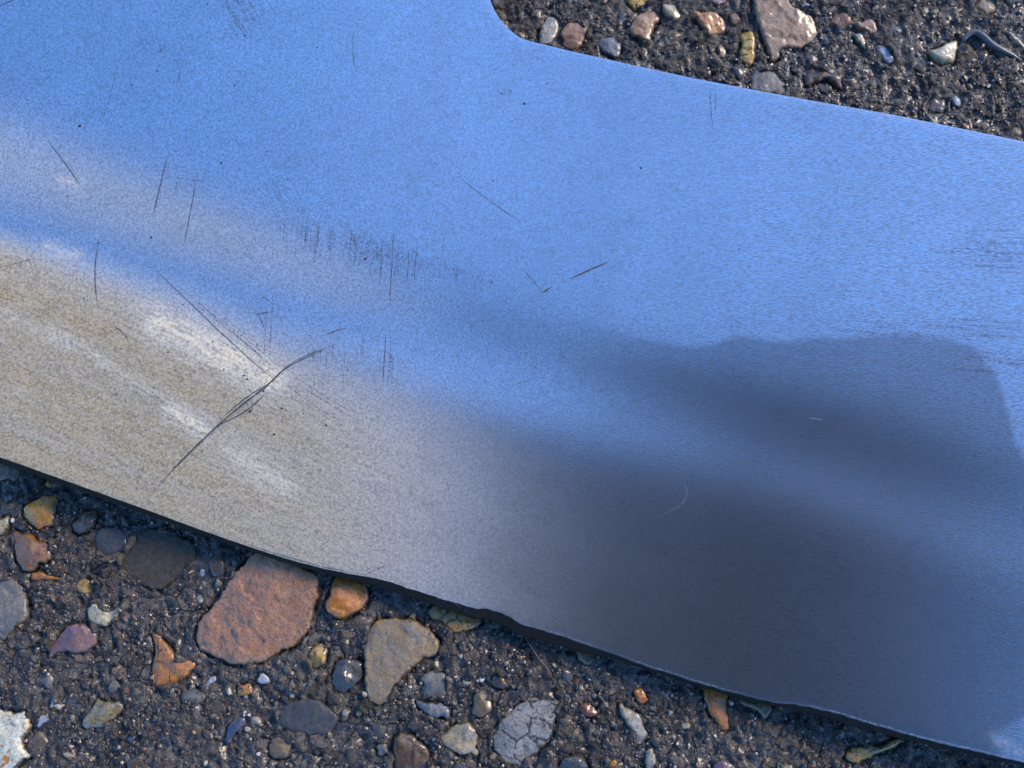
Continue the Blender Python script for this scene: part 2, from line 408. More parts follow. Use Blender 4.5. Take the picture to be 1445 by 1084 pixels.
SM = {
 'olive': stone_mat('olive_stone', (0.115,0.088,0.058), (0.16,0.125,0.085), (0.06,0.05,0.04)),
 'amber': stone_mat('amber_stone', (0.46,0.22,0.045), (0.50,0.30,0.10), (0.50,0.32,0.22), size=20, pits=0.25),
 'cream': stone_mat('cream_stone', (0.46,0.42,0.33), (0.42,0.36,0.24), (0.13,0.11,0.08), rim=(0.40,0.24,0.06), size=10, pits=0.6),
 'russet': stone_mat('russet_stone', (0.18,0.10,0.055), (0.22,0.145,0.105), (0.09,0.075,0.075), rim=(0.27,0.14,0.04)),
 'rust': stone_mat('rust_stone', (0.30,0.13,0.035), (0.40,0.20,0.07), (0.11,0.04,0.015), rim=(0.40,0.22,0.07), size=9),
 'grey': stone_mat('grey_stone', (0.13,0.125,0.115), (0.19,0.18,0.16), (0.09,0.09,0.09), rim=(0.10,0.075,0.04), rough=0.4, coat=0.3),
 'darkgrey': stone_mat('dark_grey_stone', (0.035,0.035,0.037), (0.06,0.057,0.055), (0.09,0.08,0.07), rough=0.35, bump=0.8),
 'mortar': stone_mat('mortar_lump', (0.045,0.038,0.030), (0.085,0.070,0.052), (0.025,0.022,0.02), size=9, rough=0.45, bump=1.6, coat=0.2, speck=(0.14,0.12,0.09)),
 'darkbrown': stone_mat('dark_brown_stone', (0.05,0.032,0.02), (0.09,0.055,0.03), (0.03,0.025,0.025), rim=(0.12,0.08,0.05), rough=0.2),
 'black': stone_mat('black_stone', (0.012,0.010,0.010), (0.03,0.02,0.02), (0.06,0.05,0.06), rough=0.12),
 'blackflint': stone_mat('black_flint', (0.022,0.022,0.022), (0.045,0.042,0.036), (0.11,0.09,0.06), size=9, rough=0.08, pits=0.0, bump=0.7, coat=1.0, c3amt=0.4),
 'tan': stone_mat('tan_stone', (0.32,0.22,0.10), (0.36,0.27,0.16), (0.22,0.12,0.05), size=12, crack=26),
 'purple': stone_mat('purple_stone', (0.15,0.11,0.12), (0.19,0.13,0.11), (0.12,0.095,0.13), rim=(0.20,0.12,0.08), rough=0.25),
 'white': stone_mat('white_stone', (0.60,0.58,0.50), (0.52,0.48,0.38), (0.4,0.38,0.33), pits=0.3, rough=0.4),
 'yellowwhite': stone_mat('chalk_stone', (0.62,0.60,0.48), (0.66,0.64,0.56), (0.36,0.18,0.03), size=26, pits=0.5, c3amt=0.95, rough=0.4),
 'paleblue': stone_mat('pale_blue_stone', (0.34,0.36,0.38), (0.28,0.30,0.34), (0.42,0.42,0.40), rough=0.4, pits=0.2),
 'oliveflint': stone_mat('olive_flint', (0.20,0.19,0.155), (0.16,0.12,0.04), (0.34,0.33,0.28), size=9, rough=0.08, pits=0.1, bump=0.9, coat=1.0),
 'blue': stone_mat('blue_stone', (0.055,0.06,0.09), (0.08,0.085,0.12), (0.04,0.04,0.05), rough=0.2),
 'ochre': stone_mat('ochre_stone', (0.30,0.17,0.11), (0.40,0.20,0.04), (0.44,0.24,0.05), rim=(0.44,0.22,0.035), size=18, crack=24),
 'pink': stone_mat('pink_stone', (0.27,0.165,0.12), (0.32,0.205,0.15), (0.36,0.19,0.06), rim=(0.34,0.20,0.08), size=26, pits=0.8, rough=0.2, bump=0.9),
 'orange': stone_mat('orange_flint', (0.30,0.135,0.022), (0.40,0.20,0.045), (0.26,0.155,0.10), rim=(0.18,0.085,0.03), size=16, rough=0.14, coat=0.9),
 'greytan': stone_mat('grey_tan_stone', (0.27,0.205,0.13), (0.25,0.21,0.165), (0.30,0.29,0.28), rim=(0.36,0.22,0.07), size=22, speck=(0.46,0.38,0.26), rough=0.4, coat=0.25, bump=0.9),
 'bluegrey': stone_mat('blue_grey_flint', (0.10,0.11,0.125), (0.15,0.15,0.15), (0.07,0.075,0.085), rough=0.16, size=10),
 'tangrey': stone_mat('tan_grey_stone', (0.36,0.30,0.20), (0.28,0.25,0.21), (0.24,0.22,0.20), rim=(0.38,0.27,0.10), size=18, rough=0.4),
 'cracked': stone_mat('cracked_stone', (0.36,0.355,0.34), (0.27,0.265,0.25), (0.06,0.06,0.06), c3amt=0.9, speck=(0.44,0.43,0.41), size=13, rough=0.5, coat=0.1, pits=0.8, bump=1.2, crack=34),
 'maroon': stone_mat('maroon_stone', (0.09,0.03,0.02), (0.12,0.05,0.03), (0.05,0.02,0.02)),
 'palegrey': stone_mat('pale_grey_stone', (0.34,0.32,0.27), (0.25,0.24,0.21), (0.15,0.13,0.08), rim=(0.14,0.10,0.05), size=14, rough=0.3),
 'brownpale': stone_mat('brown_pale_flint', (0.27,0.165,0.10), (0.31,0.20,0.13), (0.10,0.05,0.02), rim=(0.10,0.05,0.018), size=16, rough=0.2),
 'yellowtan': stone_mat('yellow_tan_stone', (0.46,0.35,0.18), (0.46,0.32,0.13), (0.30,0.18,0.07), size=12, rough=0.35, crack=22),
 'palepink': stone_mat('pale_pink_stone', (0.28,0.195,0.135), (0.32,0.23,0.165), (0.46,0.41,0.33), rim=(0.26,0.15,0.06), size=26, rough=0.35, pits=0.6),
}

def ground_material():
    m = NT('wet_concrete')
    v = m.coord()
    big = m.noise(v, 90, 3, 0.55, 0.5)
    mid = m.noise(v, 16, 4, 0.6, 0.4)
    fine = m.noise(v, 3.0, 3, 0.7)
    cell = m.voro(v, 5.0, "Color")
    sep = m.n("SeparateColor"); m.l(cell, sep.inputs[0])
    c = m.mix(m.ramp(mid, 0.35, 0.65), (0.026, 0.021, 0.0165), (0.084, 0.068, 0.050))
    c = m.mix(m.math('MULTIPLY', m.ramp(big, 0.4, 0.62), 0.5), c, (0.105, 0.083, 0.060))
    c = m.mix(m.math('MULTIPLY', m.ramp(sep.outputs[0], 0.72, 0.95), m.ramp(fine, 0.4, 0.6, 0.1, 0.8)), c, (0.13, 0.115, 0.09))
    c = m.mix(m.math('MULTIPLY', m.ramp(sep.outputs[1], 0.93, 0.97), 0.8), c, (0.24, 0.22, 0.19))
    # aggregate buried just under the skin of mortar: every piece its own tint, dark seams between some
    wv = m.n("VectorMath", operation='ADD'); m.l(v, wv.inputs[0])
    wz = m.n("VectorMath", operation='SCALE'); wz.inputs["Scale"].default_value = 14 * U; m.l(m.noise(v, 18, 4, 0.6, 0, 1), wz.inputs[0]); m.l(wz.outputs[0], wv.inputs[1])
    vc = m.voro(wv.outputs[0], 27.0, "Color"); sp2 = m.n("SeparateColor"); m.l(vc, sp2.inputs[0])
    c = m.mix(m.ramp(sp2.outputs[0], 0.45, 1.0, 0.0, 0.60), c, (0.125, 0.104, 0.080))
    c = m.mix(m.ramp(sp2.outputs[1], 0.55, 1.0, 0.0, 0.65), c, (0.012, 0.011, 0.011))
    c = m.mix(m.ramp(sp2.outputs[2], 0.80, 1.0, 0.0, 0.55), c, (0.075, 0.075, 0.078))
    seam = m.math('MULTIPLY', m.ramp(m.voro(wv.outputs[0], 27.0, feature='DISTANCE_TO_EDGE'), 0.07, 0.0), m.ramp(big, 0.40, 0.55))
    c = m.mix(m.math('MULTIPLY', seam, 0.8), c, (0.004, 0.004, 0.004))
    c = m.mix(m.ramp(fine, 0.50, 0.33, 0.0, 0.62), c, (0.004, 0.004, 0.0045))
    wet = m.ramp(m.attr("low"), 0.35, 0.75)
    rough = m.ramp(m.math('MULTIPLY', wet, m.ramp(mid, 0.3, 0.7, 0.5, 1.2)), 0.0, 1.0, 0.75, 0.30)
    h = m.math('ADD', m.math('MULTIPLY', fine, 1.0), m.math('MULTIPLY', mid, 1.4))
    h = m.math('ADD', h, m.math('MULTIPLY', m.voro(v, 5.0), -0.5))
    h = m.math('ADD', h, m.math('MULTIPLY', seam, -1.3))
    m.bump(h, 0.85, 3.0 * U)
    m.set(Base_Color=c, Roughness=rough, Coat_Weight=m.math('MULTIPLY', wet, 0.40), Coat_Roughness=0.13, Specular_IOR_Level=0.4)
    return m.m

def grain_material():
    m = NT('sand_grains')
    c = m.attr("tint", "Color")
    v = m.coord()
    f = m.noise(v, 2.0, 2, 0.6)
    c = m.mix(m.ramp(f, 0.35, 0.65, 0.55, 0.0), c, (0.012, 0.012, 0.013))
    m.set(Base_Color=c, Roughness=0.4, Coat_Weight=0.25, Coat_Roughness=0.15)
    return m.m

def steel_material():
    m = NT('satin_steel')
    xf = m.attr("along")                         # 0 at the left, 1 at the right end of the sheet
    iso = m.coord()
    stretched = m.coord(scale=(0.26, 1.0, 1.0), rot=0.10)
    g1 = m.noise(iso, 3.2, 5, 0.85)
    g2 = m.noise(stretched, 2.0, 4, 0.8)
    k = m.ramp(xf, 0.35, 0.85)
    mx = m.n("Mix", data_type='FLOAT'); m.l(k, mx.inputs[0]); m.l(g1, mx.inputs[2]); m.l(g2, mx.inputs[3]); g = mx.outputs[0]
    blot = m.noise(iso, 130, 3, 0.5)
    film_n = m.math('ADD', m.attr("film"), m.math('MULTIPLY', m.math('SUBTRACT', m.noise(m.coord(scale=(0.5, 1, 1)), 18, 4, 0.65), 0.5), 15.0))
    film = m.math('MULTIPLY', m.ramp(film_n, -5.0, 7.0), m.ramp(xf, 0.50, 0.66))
    mp2 = m.n("Mapping"); m.l(m.coord(rot=math.radians(25)), mp2.inputs[0]); mp2.inputs["Scale"].default_value = (0.09, 1, 1)
    streak = m.noise(mp2.outputs[0], 5.0, 4, 0.7)
    cream_glow = m.math('MULTIPLY', m.math('MULTIPLY', m.attr("cream_glow"), m.ramp(streak, 0.32, 0.58, 0.25, 1.15)), m.ramp(m.noise(iso, 4.5, 3, 0.7), 0.28, 0.62))
    dirt = m.math('MULTIPLY', m.attr("dirt"), m.ramp(m.noise(m.coord(scale=(1, 1, 1)), 4.5, 3, 0.7), 0.45, 0.62))
    c = m.mix(m.ramp(g, 0.35, 0.65), (0.43, 0.43, 0.43), (0.99, 0.99, 0.98))
    c = m.mix(m.ramp(blot, 0.3, 0.7, 0.0, 0.16), c, (0.40, 0.40, 0.40))
    smudge = m.math('MULTIPLY', m.ramp(m.noise(iso, 55, 5, 0.7, 1.5), 0.50, 0.66), m.ramp(m.noise(iso, 7, 4, 0.75), 0.35, 0.65))
    c = m.mix(m.math('MULTIPLY', smudge, 0.20), c, (0.26, 0.26, 0.27))
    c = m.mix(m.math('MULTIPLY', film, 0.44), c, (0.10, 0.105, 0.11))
    c = m.mix(cream_glow, c, (0.84, 0.65, 0.35))  # cream glow streaks painted into the base colour
    c = m.mix(m.math('MULTIPLY', dirt, 0.8), c, (0.13, 0.13, 0.13))
    r = m.ramp(film, 0, 1, 0.265, 0.285)
    r = m.math('ADD', r, m.ramp(g, 0.3, 0.7, 0.06, -0.06))
    r = m.math('ADD', r, m.math('MULTIPLY', cream_glow, 0.05))
    res = m.math('MULTIPLY', m.attr("warm_reflection"), m.ramp(m.noise(iso, 4.0, 4, 0.7), 0.25, 0.6, 0.72, 1.0))  # warm reflection tinted in as matte tan over the metal
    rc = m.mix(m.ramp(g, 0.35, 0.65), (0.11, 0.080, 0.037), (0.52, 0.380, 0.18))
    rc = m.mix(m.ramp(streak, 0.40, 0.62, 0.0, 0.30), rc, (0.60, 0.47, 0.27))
    c = m.mix(m.math('MULTIPLY', res, m.math('SUBTRACT', 1.0, cream_glow)), c, rc)
    m.bump(g, 0.12, 1.0 * U)
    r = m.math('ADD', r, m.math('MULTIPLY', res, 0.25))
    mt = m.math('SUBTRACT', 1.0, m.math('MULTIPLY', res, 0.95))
    m.set(Base_Color=c, Metallic=m.math('MULTIPLY', mt, m.math('SUBTRACT', 1.0, m.math('MULTIPLY', cream_glow, 0.97))), Roughness=r)
    return m.m

def plain(name, col, rough, metal=0.0, coat=0.0, alpha_noise=None):
    m = NT(name)
    v = m.coord(rand=True)
    n = m.noise(v, 4.0, 3, 0.6)
    c = m.mix(m.ramp(n, 0.3, 0.7), tuple(x * 0.65 for x in col), tuple(min(1, x * 1.25) for x in col))
    m.set(Base_Color=c, Roughness=rough, Metallic=metal, Coat_Weight=coat)
    if alpha_noise is not None:
        m.set(Alpha=m.ramp(m.noise(v, 3.0, 3, 0.7), alpha_noise[0], alpha_noise[1]))
    return m.m

MG, MGR, MS = ground_material(), grain_material(), steel_material()
M_EDGE = plain('shaded_sheared_edge', (0.012, 0.010, 0.008), 0.65, 0.0)  # near black: the shade under the lower edge is put into the colour
M_EDGE.node_tree.nodes['Principled BSDF'].inputs['Specular IOR Level'].default_value = 0.15
M_SCR = plain('scratch', (0.11, 0.11, 0.115), 0.55, 0.6, alpha_noise=(0.28, 0.55))
M_DEEP = plain('deep_scratch', (0.09, 0.085, 0.08), 0.55, 0.5, alpha_noise=(0.22, 0.52))
M_FINE = plain('fine_scratch', (0.15, 0.15, 0.16), 0.5, 0.8, alpha_noise=(0.42, 0.66))
M_WSCR = plain('bright_scratch_and_edge_shine', (0.85, 0.85, 0.84), 0.35, 1.0, alpha_noise=(0.35, 0.55))
M_SPECK = plain('dirt_speck', (0.025, 0.025, 0.028), 0.6)
M_TWIG = plain('dark_root', (0.075, 0.075, 0.08), 0.4, coat=0.3)
M_FIBRE = plain('dry_fibre', (0.20, 0.10, 0.045), 0.5)

# ------------------------------------------------------------------ the ground
stone_polys = []                                 # (outline at z=0 in metres, height, material, label)
for poly, h, mk, lab in STONES:
    p = resample(chaikin(poly, 1, k=0.2), 2.6)
    p = p + np.stack([vnoise(p[:, 0] * U, p[:, 1] * U, 6, 11), vnoise(p[:, 0] * U, p[:, 1] * U, 6, 12)], 1) * 2.0
    stone_polys.append((P(p[:, 0], p[:, 1], 0.0)[:, :2], h, mk, lab))

def axis(lo, hi, step, far):
    a = np.arange(lo, hi, step)
    left, right, s, x = [], [], step, a[0]
    while x > -far: s *= 1.35; x -= s; left.append(x)
    s, x = step, a[-1]
    while x < far: s *= 1.35; x += s; right.append(x)
    return np.array(left[::-1] + list(a) + right)
gx = axis(-880 * U, 880 * U, 2.7 * U, 2.0)
gy = axis(-680 * U, 690 * U, 2.7 * U, 2.0)
GX, GY = np.meshgrid(gx, gy)

BLADE_Z0 = P(OUT_PX[:, 0], OUT_PX[:, 1], 20 * U)[:, :2]

def ground_h(x, y):
    h = 3.0 * vnoise(x, y, 60, 1) + 2.6 * vnoise(x, y, 22, 2) + 2.8 * (0.7 - 2 * np.abs(vnoise(x, y, 13, 3))) + 2.4 * vnoise(x, y, 5.6, 4)
    pitn = vnoise(x, y, 14, 5)
    h = h - 6.0 * np.clip(pitn - 0.45, 0, 1)
    lump = vnoise(x, y, 30, 6)
    h = h + 5.0 * np.clip(lump - 0.35, 0, 1)
    return (h - 1.0)

GZ = ground_h(GX, GY)
flat = np.ones_like(GZ)
for p, h, mk, lab in stone_polys:
    x0, y0 = p.min(0) - 12 * U; x1, y1 = p.max(0) + 12 * U
    ix = np.where((gx > x0) & (gx < x1))[0]; iy = np.where((gy > y0) & (gy < y1))[0]
    if not len(ix) or not len(iy): continue
    sl = np.ix_(iy, ix)
    sx, sy = GX[sl], GY[sl]
    d = seg_dist(sx, sy, p) / U
    ins = inside(sx, sy, p)
    depth = min(9.0, 3.5 + h * 0.4)
    k_ = vnoise(sx, sy, 18, 9) + 0.35 * vnoise(sx, sy, 7, 10)
    near = np.clip(1 - d / np.where(ins, 6.0, 5.0), 0, 1)
    ditch = np.where(ins, np.clip(d / 3.0, 0, 1) , near) * np.clip(0.75 + 1.1 * k_, 0, 1.2)
    ditch = np.where(ins & (d > 3), 1.0, ditch)
    lip = near * np.clip(-k_ - 0.12, 0, 1) * 11.0            # mortar lapping over the stone
    GZ[sl] = GZ[sl] * (1 - 0.5 * np.clip(ditch, 0, 1)) - depth * ditch + lip
far_ = np.clip(1.15 - np.maximum(np.abs(GX) / (900 * U), np.abs(GY) / (700 * U)), 0, 0.15) / 0.15
GZ = np.clip(GZ, -14, 11) * U * far_
nx, ny = len(gx), len(gy)
verts = np.stack([GX, GY, GZ], -1).reshape(-1, 3)
ii = np.arange(nx * ny).reshape(ny, nx)
quads = np.stack([ii[:-1, :-1], ii[:-1, 1:], ii[1:, 1:], ii[1:, :-1]], -1).reshape(-1, 4)
gm = make_mesh('ground', verts, quads)
attr(gm, "low", np.clip(0.5 - GZ.ravel() / U / 14.0 + 0.25 * (vnoise(GX, GY, 70, 8) * far_).ravel(), 0, 1))
ground = link('ground', gm, MG)
tag(ground, kind='structure')

# ------------------------------------------------------------------ stones bedded in the ground
def stone_mesh(name, p, height, seed, step=3.4):
    """p: outline in metres round its own middle; a chipped, domed top with a skirt that runs into the mortar"""
    r = np.random.default_rng(seed)
    q = p / U
    lo, hi = q.min(0), q.max(0)
    size = (hi - lo).max()
    step = max(1.5, min(step, size / 12, 2.8))
    q = resample(q, step)
    X, Y = np.meshgrid(np.arange(lo[0], hi[0], step), np.arange(lo[1], hi[1], step * 0.87))
    X[1::2] += step / 2
    X = (X + r.uniform(-.28, .28, X.shape) * step).ravel(); Y = (Y + r.uniform(-.28, .28, Y.shape) * step).ravel()
    d = seg_dist(X, Y, q)
    keep = inside(X, Y, q) & (d > step * 0.55)
    v, f = triangulate(q, np.stack([X[keep], Y[keep]], 1))
    d = seg_dist(v[:, 0], v[:, 1], q)
    D = min(max(d.max(), 1e-3), height * 0.55 + 2.5)
    u = np.clip(d / D, 0, 1)
    z = height * np.sqrt(np.clip(1 - (1 - u) ** 2, 0, 1))
    # chipped faces
    c = (lo + hi) / 2
    for _ in range(6):
        a = r.uniform(0, 2 * math.pi); tilt = r.uniform(0.2, 1.1)
        off = height * r.uniform(0.65, 1.1)
        pl = off + ((v[:, 0] - c[0]) * math.cos(a) + (v[:, 1] - c[1]) * math.sin(a)) * tilt * height / size * 2
        z = np.minimum(z, np.maximum(pl, 0.35 * height * u))
    # scalloped chips: every cell has its own dip
    nc = max(3, int(size / 13) ** 2 // 2 + 3)
    cs = np.stack([r.uniform(lo[0], hi[0], nc), r.uniform(lo[1], hi[1], nc)], 1)
    dm = np.hypot(v[:, None, 0] - cs[None, :, 0], v[:, None, 1] - cs[None, :, 1])
    w1 = dm.argmin(1); ga = r.uniform(-0.09, 0.09, (nc, 2)); gl = r.uniform(-0.08, 0.08, nc) * height
    z = z + u * (gl[w1] + (v[:, 0] - cs[w1, 0]) * ga[w1, 0] + (v[:, 1] - cs[w1, 1]) * ga[w1, 1])
    s = seed * 13.0 * U
    z = z + u * (0.05 * height * vnoise(v[:, 0] * U + s, v[:, 1] * U, 9, 21) + 0.5 * vnoise(v[:, 0] * U + s, v[:, 1] * U, 4, 22))
    z = z - 1.6
    n = len(v)
    bnd = [i for i in range(n) if d[i] < 1e-3]
    # skirt
    cnt = {}
    for t in f:
        for a, b in ((t[0], t[1]), (t[1], t[2]), (t[2], t[0])): cnt[(a, b)] = 1
    rim = [(a, b) for (a, b) in cnt if (b, a) not in cnt]
    idx = {}
    vv = [np.column_stack([v, z])]
    extra = []
    for a, b in rim:
        for k in (a, b):
            if k not in idx:
                idx[k] = n + len(extra); extra.append([v[k, 0], v[k, 1], -7.0])
    quads_t = []
    for a, b in rim:
        quads_t += [[a, idx[a], idx[b]], [a, idx[b], b]]
    V = np.concatenate([vv[0], np.array(extra)]) * U
    F = np.concatenate([f, np.array(quads_t)])
    m = make_mesh(name, V, F)
    attr(m, "rim", np.concatenate([u, np.zeros(len(extra))]))
    return m

for k, (p, h, mk, lab) in enumerate(stone_polys):
    c = p.mean(0)
    m = stone_mesh('stone', p - c, h, 100 + k)
    o = link('stone', m, SM[mk], ground, (c[0], c[1], 0))
    if lab: o["label"] = lab

# smaller pebbles, untraced, between the traced ones
def visible_ground(px, py, margin=0):
    return ~inside(px, py, OUT_PX) | (seg_dist(px, py, OUT_PX) < margin)
all_poly_px = [np.array(s[0], float) for s in STONES]
def near_stone(px, py, gap):
    for q in all_poly_px:
        if px < q[:, 0].min() - gap or px > q[:, 0].max() + gap or py < q[:, 1].min() - gap or py > q[:, 1].max() + gap: continue
        if inside(np.array([px]), np.array([py]), q)[0] or seg_dist(np.array([px]), np.array([py]), q)[0] < gap: return True
    return False
base_shapes = []
for k in range(12):
    n = random.randint(4, 7)
    a = np.sort(np.array([random.uniform(0, 2 * math.pi / n * 0.7) + i * 2 * math.pi / n for i in range(n)]))
    r = np.array([random.uniform(0.65, 1.1) for _ in range(n)])
    el = random.uniform(0.55, 0.95)
    q = resample(chaikin(np.stack([np.cos(a) * r * 10, np.sin(a) * r * 10 * el], 1), 1, k=0.18), 2.0) * U
    base_shapes.append((q, random.uniform(4, 7)))
weights = [('darkgrey', 16), ('mortar', 16), ('grey', 10), ('darkbrown', 12), ('bluegrey', 7), ('blue', 3), ('black', 5), ('tan', 6), ('palegrey', 6), ('greytan', 9), ('russet', 6), ('tangrey', 5), ('brownpale', 5), ('cream', 3), ('paleblue', 3), ('white', 3)]
names = [w[0] for w in weights]; wts = [w[1] for w in weights]
mesh_cache = {}
placed = []
tries = 0
while len(placed) < 208 and tries < 9000:
    tries += 1
    if random.random() < 0.62: px, py = random.uniform(-20, 1300), random.uniform(655, 1100)
    else: px, py = random.uniform(690, 1460), random.uniform(-15, 200)
    if not visible_ground(np.array([px]), np.array([py]), 3)[0]: continue
    s = random.choice([0.35, 0.45, 0.5, 0.6, 0.7, 0.85, 1.0, 1.3, 1.7, 2.0]) * random.uniform(0.85, 1.15)
    if near_stone(px, py, 6 * s + 1): continue
    if any((px - a) ** 2 + (py - b) ** 2 < (7.5 * (s + t)) ** 2 for a, b, t in placed): continue
    placed.append((px, py, s))
    bi = random.randrange(len(base_shapes)); mk = random.choices(names, wts)[0]
    if s > 0.8 and mk in ('cream', 'white', 'paleblue', 'tan'): mk = 'darkgrey'
    if s > 1.15: mk = random.choice(['mortar', 'darkbrown', 'darkgrey', 'grey', 'olive'])
    if (bi, mk) not in mesh_cache:
        q, hh = base_shapes[bi]
        mesh_cache[(bi, mk)] = stone_mesh('stone', q, hh, 500 + bi, 2.6)
    w = P(px, py, 0.0)
    o = link('stone', mesh_cache[(bi, mk)], SM[mk], ground, (w[0], w[1], (float(ground_h(w[0], w[1])) * 0.7 + 1.2) * U))
    o.rotation_euler = (0, 0, random.uniform(0, 6.28)); o.scale = (s, s * random.uniform(0.8, 1.1), s ** 0.5 * random.uniform(0.6, 1.0))

# sand and grit set in the mortar: too fine to count, one mesh
ICO_V = []
phi = (1 + 5 ** 0.5) / 2
for a, b in ((1, phi), (-1, phi), (1, -phi), (-1, -phi)):
    ICO_V += [(0, a, b), (a, b, 0), (b, 0, a)]
ICO_V = np.array(ICO_V) / math.hypot(1, phi)
from mathutils import geometry as _g
import bmesh
bm = bmesh.new(); [bm.verts.new(v) for v in ICO_V]; bmesh.ops.convex_hull(bm, input=bm.verts); bm.verts.index_update()
ICO_V = np.array([v.co[:] for v in bm.verts]); ICO_F = np.array([[v.index for v in f.verts] for f in bm.faces]); bm.free()

N = 34000
px = rng.uniform(-60, 1520, N * 3); py = rng.uniform(-60, 1140, N * 3)
ok = visible_ground(px, py, 10)
px, py = px[ok][:N], py[ok][:N]
keep = np.ones(len(px), bool)
for q in all_poly_px:
    bb = (px > q[:, 0].min()) & (px < q[:, 0].max()) & (py > q[:, 1].min()) & (py < q[:, 1].max())
    idx = np.where(bb)[0]
    if len(idx):
        idx = idx[inside(px[idx], py[idx], q)]
        keep[idx] = False
px, py = px[keep], py[keep]
w = P(px, py, 0.0)
dens = vnoise(w[:, 0], w[:, 1], 45, 31)
sel = rng.random(len(px)) < np.clip(0.62 + 0.6 * dens, 0.12, 1)
w = w[sel]
n = len(w)
size = np.clip(rng.lognormal(0.52, 0.45, n), 0.8, 4.6)
# height of the ground at each grain
iz = np.clip(np.searchsorted(gx, w[:, 0]), 1, nx - 1); jz = np.clip(np.searchsorted(gy, w[:, 1]), 1, ny - 1)
gz = (GZ[jz, iz] + GZ[jz - 1, iz - 1]) / 2
ang = rng.uniform(0, 2 * math.pi, n); ca, sa = np.cos(ang), np.sin(ang)
sc = np.stack([rng.uniform(0.75, 1.25, n), rng.uniform(0.6, 1.0, n), rng.uniform(0.5, 0.85, n)], 1) * size[:, None]
loc = ICO_V[None] * (1 + rng.uniform(-0.22, 0.22, (n, 12, 1)))
loc = loc * sc[:, None, :]
R = np.stack([loc[..., 0] * ca[:, None] - loc[..., 1] * sa[:, None], loc[..., 0] * sa[:, None] + loc[..., 1] * ca[:, None], loc[..., 2]], -1)
V = R * U + np.stack([w[:, 0], w[:, 1], gz + 0.15 * size * U], 1)[:, None, :]
F = (ICO_F[None] + (np.arange(n) * 12)[:, None, None]).reshape(-1, 3)
pal = np.array([(0.030,0.030,0.033), (0.055,0.052,0.05), (0.085,0.075,0.06), (0.13,0.11,0.085), (0.20,0.17,0.12), (0.30,0.28,0.24), (0.055,0.06,0.08), (0.16,0.09,0.05), (0.55,0.53,0.48)])
pk = rng.choice(len(pal), n, p=[0.30, 0.25, 0.17, 0.10, 0.055, 0.025, 0.06, 0.03, 0.01])
colr = 1.15 * np.array([1.12, 1.0, 0.86]) * pal[pk] * rng.uniform(0.75, 1.25, (n, 1))
colr = np.repeat(np.concatenate([colr, np.ones((n, 1))], 1), 12, 0)
gmesh = make_mesh('sand_grains', V.reshape(-1, 3), F, smooth=False)
attr_col(gmesh, "tint", colr)
grains = link('sand_grains', gmesh, MGR, ground)
tag(grains, kind='stuff')

# ------------------------------------------------------------------ the blade
blade = bpy.data.objects.new('steel_blade', None)
blade.empty_display_size = 0.01
blade.location = P(700, 560, 0.0)
COL.objects.link(blade)
tag(blade, 'scratched satin steel blade with a rounded notch lying on wet stony concrete', 'blade')
B0 = np.array(blade.location)

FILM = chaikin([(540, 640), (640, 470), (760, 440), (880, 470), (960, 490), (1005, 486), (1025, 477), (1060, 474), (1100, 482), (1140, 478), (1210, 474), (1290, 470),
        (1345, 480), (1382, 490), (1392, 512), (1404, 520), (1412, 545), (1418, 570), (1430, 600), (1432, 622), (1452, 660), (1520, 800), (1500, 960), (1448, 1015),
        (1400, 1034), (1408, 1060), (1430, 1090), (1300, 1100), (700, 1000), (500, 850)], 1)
oq = OUT_PX
dmin = 13.0
XX, YY = np.meshgrid(np.arange(-350, 1800, dmin), np.arange(-200, 1150, dmin))
XX[:, :] += (np.arange(XX.shape[0]) % 2)[:, None] * dmin / 2
XX, YY = XX.ravel(), YY.ravel()
kk = inside(XX, YY, oq) & (seg_dist(XX, YY, oq) > 7)
# inner line just inside the edge, for the rounded-over corner
def inset(poly, dist):
    nxt = np.roll(poly, -1, 0); prv = np.roll(poly, 1, 0)
    tg = nxt - prv; tg /= np.linalg.norm(tg, axis=1)[:, None] + 1e-9
    return poly + np.stack([tg[:, 1], -tg[:, 0]], 1) * dist
inn = inset(oq, 2.2)
if not inside(np.array([inn[40, 0]]), np.array([inn[40, 1]]), oq)[0]: inn = inset(oq, -2.2)
sgn_in = inn
v, f = triangulate(oq, np.concatenate([np.stack([XX[kk], YY[kk]], 1), inn[inside(inn[:, 0], inn[:, 1], oq)]]))
dd = seg_dist(v[:, 0], v[:, 1], oq)
zz = blade_z(v[:, 0], v[:, 1]) - np.where(dd < 0.2, 0.25 * U, 0.0)
bv = P(v[:, 0], v[:, 1], zz)
f = f[:, ::-1]                                    # photograph y runs down
face = make_mesh('face', bv - B0, f)
attr(face, "along", (v[:, 0] + 350) / 2150)
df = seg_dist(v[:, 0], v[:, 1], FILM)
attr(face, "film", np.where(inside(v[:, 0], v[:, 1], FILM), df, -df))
def blob(x, y, a, b, wd):
    d = seg_dist(x, y, np.array([a, b], float), closed=False); return np.exp(-(d / wd) ** 2)
vx, vy = v[:, 0], v[:, 1]
sm = np.zeros(len(v))  # where the cream glow is painted on the face
for a, b, wd, k in (((220, 455), (300, 495), 26, 0.8), ((300, 495), (380, 532), 26, 0.95), ((238, 578), (288, 606), 12, 0.9), ((0, 442), (70, 470), 7, 0.35), ((70, 470), (150, 512), 9, 0.5),
                    ((150, 512), (235, 565), 8, 0.35), ((325, 640), (405, 690), 20, 0.5), ((65, 348), (110, 362), 8, 0.45), ((85, 252), (110, 262), 8, 0.5), ((1395, 1038), (1440, 1062), 6, 0.2)):
    sm = np.maximum(sm, k * blob(vx, vy, a, b, wd))
attr(face, "cream_glow", sm)
